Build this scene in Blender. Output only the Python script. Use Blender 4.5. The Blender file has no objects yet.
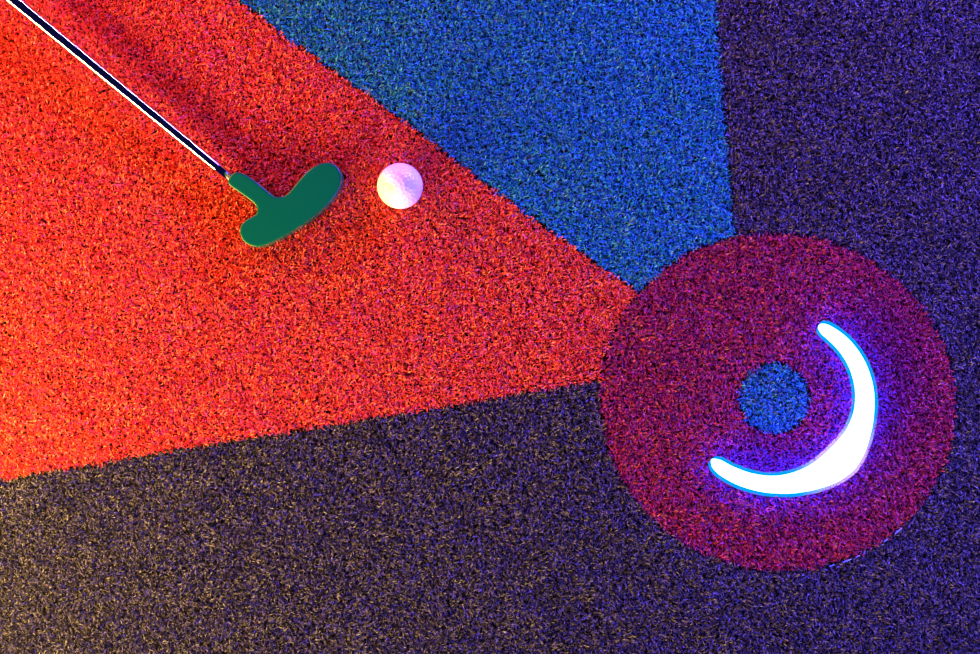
import bpy, bmesh, math
import numpy as np
from mathutils import Vector
rng = np.random.default_rng(7)
C = bpy.context.scene.collection
S = 0.00095            # metres per photo pixel on the turf surface
TIP = 0.0065           # height of the pile tips
H = 1.25               # camera height above the pile tips

def at(px, py, z=TIP):
    """photo pixel -> world x, y for a point at height z"""
    k = (H + TIP - z) / H
    return ((px - 490) * S * k, (327 - py) * S * k)

def poly(pts, z=TIP): return [at(x, y, z) for x, y in pts]

# ------------------------------------------------------------ materials
def new_mat(name):
    m = bpy.data.materials.new(name); m.use_nodes = True
    nt = m.node_tree; nt.nodes.clear()
    out = nt.nodes.new('ShaderNodeOutputMaterial')
    return m, nt, out

def principled(name, col, rough=.5, metal=0., spec=.5, coat=0., noise=None, sss=0.):
    m, nt, out = new_mat(name)
    p = nt.nodes.new('ShaderNodeBsdfPrincipled')
    p.inputs['Base Color'].default_value = (*col, 1)
    p.inputs['Roughness'].default_value = rough
    p.inputs['Metallic'].default_value = metal
    p.inputs['Specular IOR Level'].default_value = spec
    p.inputs['Coat Weight'].default_value = coat
    if noise:
        tc = nt.nodes.new('ShaderNodeTexCoord'); n = nt.nodes.new('ShaderNodeTexNoise')
        n.inputs['Scale'].default_value = noise[0]; n.inputs['Detail'].default_value = 4
        nt.links.new(tc.outputs['Object'], n.inputs['Vector'])
        b = nt.nodes.new('ShaderNodeBump'); b.inputs['Strength'].default_value = noise[1]
        b.inputs['Distance'].default_value = noise[2]
        nt.links.new(n.outputs['Fac'], b.inputs['Height']); nt.links.new(b.outputs['Normal'], p.inputs['Normal'])
    nt.links.new(p.outputs['BSDF'], out.inputs['Surface'])
    return m

def fibre(name, stops, rough=.38, spec=.5, trans=.15):
    """yarn colour differs from blade to blade through the attribute 'yarn'"""
    m, nt, out = new_mat(name)
    a = nt.nodes.new('ShaderNodeAttribute'); a.attribute_name = 'yarn'
    r = nt.nodes.new('ShaderNodeValToRGB')
    el = r.color_ramp.elements
    el[0].position, el[0].color = stops[0][0], (*stops[0][1], 1)
    el[1].position, el[1].color = stops[-1][0], (*stops[-1][1], 1)
    for p_, c_ in stops[1:-1]:
        e = el.new(p_); e.color = (*c_, 1)
    nt.links.new(a.outputs['Fac'], r.inputs['Fac'])
    p = nt.nodes.new('ShaderNodeBsdfPrincipled')
    p.inputs['Roughness'].default_value = rough
    p.inputs['Specular IOR Level'].default_value = spec
    nt.links.new(r.outputs['Color'], p.inputs['Base Color'])
    t = nt.nodes.new('ShaderNodeBsdfTranslucent'); nt.links.new(r.outputs['Color'], t.inputs['Color'])
    mx = nt.nodes.new('ShaderNodeMixShader'); mx.inputs['Fac'].default_value = trans
    nt.links.new(p.outputs['BSDF'], mx.inputs[1]); nt.links.new(t.outputs['BSDF'], mx.inputs[2])
    nt.links.new(mx.outputs['Shader'], out.inputs['Surface'])
    return m

M = dict(
    red=fibre('red_yarn', [(0, (.46, .006, .006)), (.5, (.78, .042, .016)), (1, (.92, .19, .06))]),
    blue=fibre('blue_yarn', [(0, (.002, .08, .16)), (.5, (.005, .22, .29)), (1, (.03, .46, .56))], spec=.35),
    dark=fibre('charcoal_yarn', [(0, (.006, .006, .008)), (.55, (.030, .028, .036)), (1, (.20, .18, .22))], spec=.4),
    wine=fibre('wine_red_yarn', [(0, (.10, .004, .02)), (.5, (.31, .010, .045)), (1, (.66, .04, .11))], spec=.35),
    dot=fibre('centre_blue_yarn', [(0, (.003, .05, .08)), (.5, (.006, .17, .18)), (1, (.02, .38, .40))]),
    backing=principled('black_latex_backing', (.008, .008, .01), .9, noise=(300, .5, .001)),
    floor=principled('dark_concrete', (.03, .03, .032), .85, noise=(60, .4, .002)),
    chrome=principled('chrome_steel', (.88, .88, .9), .035, 1.),
    green=principled('green_rubber', (.0, .12, .040), .25, spec=.5, noise=(900, .25, .0002)),
    ball=principled('white_ball_cover', (.92, .91, .91), .28, coat=.3),
    grip=principled('black_rubber_grip', (.015, .015, .015), .7),
    glue=principled('clear_glue_bead', (.16, .24, .45), .3, spec=.5),
    strip=principled('blue_light_base', (.05, .2, .6), .3),
)

def mk(name, verts, faces, mat, parent=None, smooth=False):
    me = bpy.data.meshes.new(name); me.from_pydata(verts, [], faces); me.materials.append(mat); me.update()
    if smooth: me.polygons.foreach_set('use_smooth', [True] * len(me.polygons))
    o = bpy.data.objects.new(name, me); C.objects.link(o)
    if parent: o.parent = parent
    return o

def thing(name, label, cat, loc=(0, 0, 0)):
    o = bpy.data.objects.new(name, None); o.empty_display_size = .03; C.objects.link(o)
    o.location = loc; o['label'] = label; o['category'] = cat
    return o

# ------------------------------------------------------------ turf outlines
DC = (778, 402)
def rim(n=240):
    # slightly out-of-round hand cut disc, long axis leaning to the lower right
    out = []
    for i in range(n):
        a = 2 * math.pi * i / n
        ax, ay = 178.5 * math.cos(a), 168.5 * math.sin(a)
        c, s = math.cos(math.radians(14)), math.sin(math.radians(14))
        out.append((DC[0] + ax * c - ay * s, DC[1] + ax * s + ay * c))
    return out                                    # photo sense (y down): clockwise on screen
RIM = rim()
def near(p): return min(range(len(RIM)), key=lambda i: (RIM[i][0] - p[0]) ** 2 + (RIM[i][1] - p[1]) ** 2)
iA, iB, iC = near((600, 379)), near((634, 289)), near((733, 235))
def arc(i, j, step):
    out = [RIM[i]]
    while i != j: i = (i + step) % len(RIM); out.append(RIM[i])
    return out
X0, X1, Y0, Y1 = -110, 1090, -90, 744           # turf reaches beyond the frame
nb = (240 + .735 * Y0 / .543, Y0)
redblue = [(240 + (Y0) / .741, Y0), (241, 2), (304, 49), (348, 82), (384, 107), (423, 136), (467, 170), (560, 237)]
bluedark = [(705, Y0), (715.5, 0), (725.5, 119), (731, 190)]
reddark = [(X0, 507), (0, 481), (116, 460), (240, 440), (420, 411)]
red_poly = [(X0, Y0)] + redblue + arc(iB, iA, -1) + reddark[::-1]
blue_poly = [redblue[0]] + bluedark[0:1] + bluedark[1:] + arc(iC, iB, -1) + redblue[1:][::-1]
dark_poly = reddark + arc(iA, iC, -1) + bluedark[::-1] + [(X1, Y0), (X1, Y1), (X0, Y1)]
DOT = [(774.5 + 35.5 * math.cos(a), 398.5 + 35.5 * math.sin(a)) for a in np.linspace(0, 2 * math.pi, 64, endpoint=False)]

def inside(P, poly_):
    x, y = P[:, 0], P[:, 1]; r = np.zeros(len(P), bool); n = len(poly_)
    for i in range(n):
        x1, y1 = poly_[i]; x2, y2 = poly_[(i + 1) % n]
        if y1 == y2: continue
        c = ((y1 > y) != (y2 > y)) & (x < (x2 - x1) * (y - y1) / (y2 - y1) + x1)
        r ^= c
    return r
def edge_dist(P, poly_):
    d = np.full(len(P), 9.)
    n = len(poly_)
    for i in range(n):
        a = np.array(poly_[i]); b = np.array(poly_[(i + 1) % n]); ab = b - a
        L = ab @ ab
        if L < 1e-14: continue
        t = np.clip(((P - a) @ ab) / L, 0, 1)[:, None]
        d = np.minimum(d, np.linalg.norm(P - a - t * ab, axis=1))
    return d

def lowfreq(P, seed, scale):
    r = np.random.default_rng(seed); v = np.zeros(len(P))
    for k in range(10):
        a = r.uniform(0, 2 * math.pi); f = scale * r.uniform(.5, 2.)
        v += np.sin((P[:, 0] * math.cos(a) + P[:, 1] * math.sin(a)) * f + r.uniform(0, 6.28))
    return v / 10 ** .5

def pile(name, outline, mat, parent, holes=(), pitch=.00122, length=.0072, width=.00078, gap=.0011, lean=.8):
    W = np.array(outline)
    lo, hi = W.min(0), W.max(0)
    gx = np.arange(lo[0], hi[0], pitch); gy = np.arange(lo[1], hi[1], pitch)
    P = np.stack(np.meshgrid(gx, gy), -1).reshape(-1, 2)
    P += rng.uniform(-.5, .5, P.shape) * pitch * 1.3
    k = inside(P, outline); P = P[k]
    P = P[edge_dist(P, outline) > gap]
    for h in holes:
        P = P[~inside(P, h)]; P = P[edge_dist(P, h) > gap]
    n = len(P)
    # tufts: neighbouring blades lean alike, giving the clumped grain
    az = rng.uniform(0, 2 * math.pi, n)
    th = np.radians(rng.uniform(0, 38, n)) * lean
    curl = np.radians(rng.uniform(12, 42, n)) * lean
    tw = rng.normal(0, .45, n)
    L = length * rng.uniform(.72, 1.12, n) * (1 + .06 * lowfreq(P, 3, 260) + .03 * lowfreq(P, 5, 60))
    bx, by = .10 * lowfreq(P, 11, 90) + .12 * lowfreq(P, 13, 420), .10 * lowfreq(P, 12, 90) + .12 * lowfreq(P, 14, 420)
    w = width * rng.uniform(.7, 1.25, n)
    SEG = 3
    V = np.zeros((n, (SEG + 1) * 2, 3))
    pos = np.zeros((n, 3)); pos[:, :2] = P; pos[:, 2] = .0015
    face_az = az + math.pi / 2 + rng.normal(0, .5, n)
    for s in range(SEG + 1):
        fa = face_az + tw * s * .6
        half = (w * (.5 if s < SEG else .3))[:, None]
        side = np.stack([np.cos(fa), np.sin(fa), np.zeros(n)], 1) * half
        V[:, 2 * s] = pos - side; V[:, 2 * s + 1] = pos + side
        if s < SEG:
            a = az + tw * s * .5; t = th + curl * s
            d = np.stack([np.sin(t) * np.cos(a) + bx, np.sin(t) * np.sin(a) + by, np.cos(t)], 1)
            pos = pos + d * (L / SEG)[:, None]
            pos[:, 2] = np.maximum(pos[:, 2], .002)
    nv = (SEG + 1) * 2
    base = (np.arange(n) * nv)[:, None, None]
    q = np.array([[2 * s, 2 * s + 1, 2 * s + 3, 2 * s + 2] for s in range(SEG)])[None]
    F = (base + q).reshape(-1).astype(np.int32)
    me = bpy.data.meshes.new(name)
    me.vertices.add(n * nv); me.vertices.foreach_set('co', V.reshape(-1).astype(np.float32))
    nf = n * SEG
    me.loops.add(nf * 4); me.loops.foreach_set('vertex_index', F)
    me.polygons.add(nf); me.polygons.foreach_set('loop_start', np.arange(0, nf * 4, 4, dtype=np.int32))
    at_ = me.attributes.new('yarn', 'FLOAT', 'POINT')
    at_.data.foreach_set('value', np.repeat(rng.uniform(0, 1, n), nv).astype(np.float32))
    me.update(calc_edges=True)
    me.polygons.foreach_set('use_smooth', np.ones(nf, bool))
    me.materials.append(mat)
    o = bpy.data.objects.new(name, me); C.objects.link(o); o.parent = parent
    o['kind'] = 'stuff'
    print(name, n)
    return o

def slab(name, outline, mat, parent, z0=0.0003, z1=.002):
    bm = bmesh.new()
    vs = [bm.verts.new((x, y, z0)) for x, y in outline]
    f = bm.faces.new(vs)
    r = bmesh.ops.extrude_face_region(bm, geom=[f])
    for v in [g for g in r['geom'] if isinstance(g, bmesh.types.BMVert)]: v.co.z = z1
    bmesh.ops.triangulate(bm, faces=[f for f in bm.faces if len(f.verts) > 4])
    bmesh.ops.recalc_face_normals(bm, faces=bm.faces)
    me = bpy.data.meshes.new(name); bm.to_mesh(me); bm.free(); me.materials.append(mat)
    o = bpy.data.objects.new(name, me); C.objects.link(o); o.parent = parent
    return o

# ------------------------------------------------------------ the setting
fl = mk('floor', [(-1.5, -1.3, -.03), (1.5, -1.3, -.03), (1.5, 1.3, -.03), (-1.5, 1.3, -.03),
                  (-1.5, -1.3, 0), (1.5, -1.3, 0), (1.5, 1.3, 0), (-1.5, 1.3, 0)],
        [(0, 3, 2, 1), (4, 5, 6, 7), (0, 1, 5, 4), (1, 2, 6, 5), (2, 3, 7, 6), (3, 0, 4, 7)], M['floor'])
fl['kind'] = 'structure'

for tname, label, outline, mat in (
    ('turf_wedge', 'bright red wedge of short turf lying under the putter and the ball', red_poly, 'red'),
    ('turf_wedge', 'blue wedge of short turf between the red wedge and the dark turf', blue_poly, 'blue'),
    ('turf_mat', 'large charcoal and navy looking turf wrapping round the wine red disc', dark_poly, 'dark')):
    t = thing(tname, label, 'turf')
    w = poly(outline)
    slab('backing', w, M['backing'], t)
    pile('turf_pile', w, M[mat], t)

t = thing('turf_disc', 'large round wine red turf disc with a glowing crescent on it', 'turf')
w = poly(RIM); d = poly(DOT)
n = len(w); hole = [(at(774.5, 398.5)[0] + 35.8 * S * math.cos(-2 * math.pi * i / n), at(774.5, 398.5)[1] + 35.8 * S * math.sin(-2 * math.pi * i / n)) for i in range(n)]
V = [(x, y, z) for z in (.0003, .002) for ring in (w, hole) for x, y in ring]
# match the hole vertices to the rim by angle (rim starts rotated by 14 degrees, close enough for clean quads)
F = []
for i in range(n):
    j = (i + 1) % n
    F += [(i, j, n + j, n + i), (2 * n + j, 2 * n + i, 3 * n + i, 3 * n + j), (i, 2 * n + i, 2 * n + j, j), (n + j, 3 * n + j, 3 * n + i, n + i)]
mk('backing', V, F, M['backing'], t)
pile('turf_pile', w, M['wine'], t, holes=(d,))
# clear glue showing along the lower right edge of the disc
V, F = [], []
for a0, a1 in ((842, 852), (893, 902), (830, 836), (857, 862), (884, 888)):
    idx = [i for i in range(n) if a0 <= RIM[i][0] <= a1 and RIM[i][1] > 450]
    if len(idx) < 2:
        m_ = near((.5 * (a0 + a1), 402 + 168 * math.sqrt(max(0, 1 - ((a0 - 778) / 178) ** 2)))); idx = [m_, m_ + 1]
    V, F = [], []; b0 = 0
    for q, i in enumerate(idx):
        px, py = RIM[i % n]; dx, dy = px - DC[0], py - DC[1]; L_ = math.hypot(dx, dy)
        for k in range(6):
            a = k / 6 * 2 * math.pi; rr = .8 * (1 if 0 < q < len(idx) - 1 else .6)
            r_ = (L_ + 1.2 + rr * math.cos(a)) / L_
            x, y = at(DC[0] + dx * r_, DC[1] + dy * r_); V.append((x, y, .0062 + .0011 * math.sin(a)))
    for q in range(len(idx) - 1):
        for k in range(6):
            k2 = (k + 1) % 6
            F.append((b0 + q * 6 + k, b0 + q * 6 + k2, b0 + q * 6 + 6 + k2, b0 + q * 6 + 6 + k))
    F.append(tuple(b0 + k for k in range(6))); F.append(tuple(b0 + (len(idx) - 1) * 6 + 5 - k for k in range(6)))
    g = mk('glue_bead', V, F, M['glue'], t, True); g['label'] = 'shiny glue bead at the lower right edge'

t = thing('turf_plug', 'small round blue turf plug at the centre of the wine red disc', 'turf')
slab('backing', d[::-1], M['backing'], t)
pile('turf_pile', d, M['dot'], t)

# ------------------------------------------------------------ the glowing crescent
cx, cy = 776, 400
prof = [(60.2, 84.5, 87), (59.6, 82.5, 89), (58, 80.5, 91), (55, 79.2, 92.3), (50, 78.8, 93.5), (40, 79, 95.5), (24, 79.3, 97.5), (8, 79, 98.8), (-8, 78, 99.6), (-22, 75.8, 101.5), (-32, 73.5, 104),
        (-42, 72, 105.5), (-52, 72, 103.2), (-62, 72.6, 99.8), (-74, 73.5, 96.5), (-90, 75, 94), (-104, 76, 93.5), (-118, 77.5, 94), (-128, 79.5, 94.5), (-132, 80.5, 94), (-135, 82.5, 92.5), (-136.8, 85, 90), (-137.4, 87, 88)]
pa = np.array(prof)[::-1]
angs = np.linspace(pa[0, 0], pa[-1, 0], 300)
rin = np.interp(angs, pa[:, 0], pa[:, 1]); rou = np.interp(angs, pa[:, 0], pa[:, 2])
def sm(v):
    for _ in range(4): v[2:-2] = (v[1:-3] + v[2:-2] * 2 + v[3:-1]) / 4
    return v
rin, rou = sm(rin), sm(rou)
lamp = thing('crescent_light', 'glowing white crescent shaped light curving round the blue centre plug', 'light')
ZB = .0055
def strip(name, extra, z0, ztop, mat, nw=15, emit=None):
    V, F, E = [], [], []
    for i, a in enumerate(angs):
        mid = .5 * (rin[i] + rou[i]); hw = .5 * (rou[i] - rin[i]) + extra
        ar = math.radians(a)
        fat = math.exp(-((a + 42) / 24) ** 2)           # 1 at the thick middle
        for k in range(nw):
            u = -1 + 2 * k / (nw - 1)
            r_ = mid + hw * u
            px, py = cx + r_ * math.cos(ar), cy - r_ * math.sin(ar)
            z = z0 + (ztop - z0) * math.sqrt(max(0, 1 - u * u)) ** .8
            x, y = at(px, py, z); V.append((x, y, z))
            E.append((u, fat))
        x, y = at(cx + mid * math.cos(ar), cy - mid * math.sin(ar), z0)
    nA = len(angs)
    for i in range(nA - 1):
        for k in range(nw - 1):
            F.append((i * nw + k, i * nw + k + 1, i * nw + nw + k + 1, i * nw + nw + k))
        F.append((i * nw, i * nw + nw, i * nw + nw + nw - 1, i * nw + nw - 1))
    F.append(tuple(range(nw))); F.append(tuple((nA - 1) * nw + k for k in reversed(range(nw))))
    o = mk(name, V, F, mat, lamp, True)
    ca = o.data.attributes.new('fat', 'FLOAT', 'POINT'); ca.data.foreach_set('value', [e_[1] for e_ in E])
    bm = bmesh.new(); bm.from_mesh(o.data); bmesh.ops.recalc_face_normals(bm, faces=bm.faces); bm.to_mesh(o.data); bm.free()
    return o
def glow_mat(name, col, strength):
    m, nt, out = new_mat(name)
    e = nt.nodes.new('ShaderNodeEmission'); e.inputs['Color'].default_value = (*col, 1); e.inputs['Strength'].default_value = strength
    nt.links.new(e.outputs[0], out.inputs['Surface']); return m
def bloom_mat():
    m, nt, out = new_mat('bloom_glow')
    a_ = nt.nodes.new('ShaderNodeAttribute'); a_.attribute_name = 'fat'
    r_ = nt.nodes.new('ShaderNodeValToRGB'); r_.color_ramp.elements[0].color = (.0, .30, 1., 1); r_.color_ramp.elements[0].position = .15
    r_.color_ramp.elements[1].color = (.62, .42, 1., 1); r_.color_ramp.elements[1].position = .8  # lavender at the thick middle stands in for soft bloom
    e_ = nt.nodes.new('ShaderNodeEmission'); e_.inputs['Strength'].default_value = 1.7
    nt.links.new(a_.outputs['Fac'], r_.inputs['Fac']); nt.links.new(r_.outputs[0], e_.inputs['Color']); nt.links.new(e_.outputs[0], out.inputs['Surface'])
    return m
strip('diffuser', -.7, .010, .0215, glow_mat('white_glow', (.009, .022, 1.), 230.))
e = strip('bloom_rim', 3.0, .0050, .0095, bloom_mat()); e['label'] = 'cyan glowing rim of the light, lavender in the middle to imitate bloom'

# ------------------------------------------------------------ golf ball
bz = .0055 + .02135
bxp, byp = at(400, 186, bz)
bm = bmesh.new(); bmesh.ops.create_icosphere(bm, subdivisions=7, radius=1)
co = np.array([v.co[:] for v in bm.verts]); co /= np.linalg.norm(co, axis=1)[:, None]
nd = 336; i = np.arange(nd) + .5
ph = np.arccos(1 - 2 * i / nd); th = math.pi * (1 + 5 ** .5) * i
D = np.stack([np.cos(th) * np.sin(ph), np.sin(th) * np.sin(ph), np.cos(ph)], 1)
best = np.full(len(co), -1.)
for k in range(0, nd, 48): best = np.maximum(best, (co @ D[k:k + 48].T).max(1))
ang = np.arccos(np.clip(best, -1, 1)); A = .092
dep = np.where(ang < A, (1 - (ang / A) ** 2), 0) * .00022
co = co * (.02135 - dep)[:, None]
for v, c in zip(bm.verts, co): v.co = c
me = bpy.data.meshes.new('golf_ball'); bm.to_mesh(me); bm.free(); me.materials.append(M['ball'])
me.polygons.foreach_set('use_smooth', np.ones(len(me.polygons), bool))
ball = bpy.data.objects.new('golf_ball', me); C.objects.link(ball); ball.location = (bxp, byp, bz); ball.rotation_euler = (.5, -.3, .4)
ball['label'] = 'white dimpled golf ball on the red turf beside the green putter head'; ball['category'] = 'golf ball'

# ------------------------------------------------------------ putter, lying on the turf
hz0, hz1 = .0045, .0255                       # sides of the rubber head
hp = at(270, 205, hz1)
putter = thing('putter', 'mini golf putter with green rubber head and chrome shaft lying on red turf', 'putter', (hp[0], hp[1], hz0))
def Z(x, y): return (219.3 + x / 4.4545, 129.6 + y / 4.4545)
head_z = [(33, 241), (42, 210), (62, 189), (92, 188), (130, 207), (180, 245), (225, 283), (245, 297), (268, 302), (295, 292), (318, 270), (345, 236), (375, 200), (410, 168), (450, 149), (490, 144), (522, 159), (543, 190), (547, 228), (530, 275),
          (490, 326), (432, 378), (370, 424), (300, 467), (240, 499), (190, 520), (150, 523), (112, 505), (90, 470), (90, 430), (112, 403), (148, 385), (166, 374), (170, 352), (155, 328), (112, 296), (66, 264)]
# smooth closed outline
def chaikin(p, it=2):
    for _ in range(it):
        q = []
        for i in range(len(p)):
            a, b = p[i], p[(i + 1) % len(p)]
            q += [(.75 * a[0] + .25 * b[0], .75 * a[1] + .25 * b[1]), (.25 * a[0] + .75 * b[0], .25 * a[1] + .75 * b[1])]
        p = q
    return p
ol = [at(*Z(x, y), hz1) for x, y in chaikin(head_z)]
bm = bmesh.new()
vs = [bm.verts.new((x, y, hz0)) for x, y in ol]; f = bm.faces.new(vs)
r = bmesh.ops.extrude_face_region(bm, geom=[f])
for v in [g for g in r['geom'] if isinstance(g, bmesh.types.BMVert)]: v.co.z = hz1
bmesh.ops.triangulate(bm, faces=[f for f in bm.faces if len(f.verts) > 4])
# hosel: round sleeve merging into the blade
zax = .0155
p0 = Vector((*at(233.2, 180.6, zax), zax)); p1 = Vector((*at(272, 212, zax), zax))
ax = (p1 - p0).normalized(); sd = Vector((-ax.y, ax.x, 0)); up = Vector((0, 0, 1))
def tube(bm, stations, seg=48, cap=True):
    rings = []
    for c, rr in stations:
        rings.append([bm.verts.new(c + sd * (rr * math.cos(2 * math.pi * k / seg)) + up * (rr * math.sin(2 * math.pi * k / seg))) for k in range(seg)])
    for a, b in zip(rings, rings[1:]):
        for k in range(seg): bm.faces.new((a[k], a[(k + 1) % seg], b[(k + 1) % seg], b[k]))
    if cap: bm.faces.new(rings[0][::-1]); bm.faces.new(rings[-1])
bmesh.ops.recalc_face_normals(bm, faces=bm.faces)
me = bpy.data.meshes.new('head'); bm.to_mesh(me); bm.free(); me.materials.append(M['green'])
head = bpy.data.objects.new('head', me); C.objects.link(head); head.parent = putter
me.transform(__import__('mathutils').Matrix.Translation(-Vector(putter.location)))
md = head.modifiers.new('merge', 'REMESH'); md.mode = 'VOXEL'; md.voxel_size = .0006; md.use_smooth_shade = True
md = head.modifiers.new('soften', 'SMOOTH'); md.factor = .5; md.iterations = 45
# shaft: stepped steel tube, widening towards the grip
sbm = bmesh.new()
q0 = p0 + ax * .004
dirw = (Vector((*at(8.5, -4, .02), .02)) - Vector((*at(231.7, 179.4, zax), zax))).normalized()
ax_keep, sd_keep = ax, sd
ax = dirw; sd = Vector((-ax.y, ax.x, 0)).normalized(); up = ax.cross(sd).normalized()
st = []; rr = .0048; pos = 0
st.append((q0, rr))
steps = [.055, .095, .135, .175, .215, .255, .295, .335, .375, .415, .455, .495]
for s in steps:
    st.append((q0 + ax * (s - .0015), rr)); rr += .00022; st.append((q0 + ax * s, rr))
st.append((q0 + ax * .60, rr))
tube(sbm, st)
bmesh.ops.recalc_face_normals(sbm, faces=sbm.faces)
me = bpy.data.meshes.new('shaft'); sbm.to_mesh(me); sbm.free(); me.materials.append(M['chrome'])
me.polygons.foreach_set('use_smooth', np.ones(len(me.polygons), bool))
shaft = bpy.data.objects.new('shaft', me); C.objects.link(shaft); shaft.parent = putter
me.transform(__import__('mathutils').Matrix.Translation(-Vector(putter.location)))
shaft['label'] = 'shiny chrome stepped shaft'

# ------------------------------------------------------------ light
def area(name, loc, target, sx, sy, col, power, spread=math.pi):
    l = bpy.data.lights.new(name, 'AREA'); l.shape = 'RECTANGLE'; l.size = sx; l.size_y = sy
    l.color = col; l.energy = power; l.spread = spread
    o = bpy.data.objects.new(name, l); C.objects.link(o); o.location = loc
    o.rotation_euler = (Vector(target) - Vector(loc)).to_track_quat('-Z', 'Y').to_euler()
    return o
area('warm_lamp', (-.74, -.50, .27), (-.14, .06, 0), 1.05, .16, (1., .60, .19), 34, 2.5)
area('amber_fill', (-.60, -.15, .14), (-.42, -.13, 0), .16, .05, (1., .62, .12), 2.2)  # added out of frame to make the orange glow at the left edge
area('violet_lamp', (.88, .88, .36), (.62, .05, 0), 1.2, .16, (.11, .055, 1.), 76, 2.1)
area('shaft_glint_strip', (.25, 1.0, .26), (0, .1, 0), 1.1, .03, (.42, .34, 1.), 9)  # added thin strip, there to draw the shaft's lavender edge line
area('lavender_fill', (1.0, -.50, .36), (.5, -.1, 0), .8, .2, (.14, .10, 1.), 19, 2.1)  # added fill for the ball's right side and the lower right turf
area('red_fill', (-.66, .48, .30), (-.2, .1, 0), .5, .2, (1., .20, .13), 6, 2.4)  # unseen red fill, lightens the shadow band beside the shaft
w = bpy.data.worlds.new('World'); bpy.context.scene.world = w; w.use_nodes = True
w.node_tree.nodes['Background'].inputs[0].default_value = (.10, .12, 1., 1)
w.node_tree.nodes['Background'].inputs[1].default_value = .05

# ------------------------------------------------------------ camera
cam = bpy.data.cameras.new('camera'); co_ = bpy.data.objects.new('camera', cam); C.objects.link(co_)
co_.location = (0, 0, H + TIP); cam.sensor_width = 36; cam.lens = 36 * H / (980 * S)
cam.clip_start = .01
sc = bpy.context.scene; sc.camera = co_
sc.view_settings.view_transform = 'Standard'; sc.view_settings.look = 'None'
sc.view_settings.gamma = 1; sc.view_settings.exposure = -.5; sc.view_settings.use_curve_mapping = False
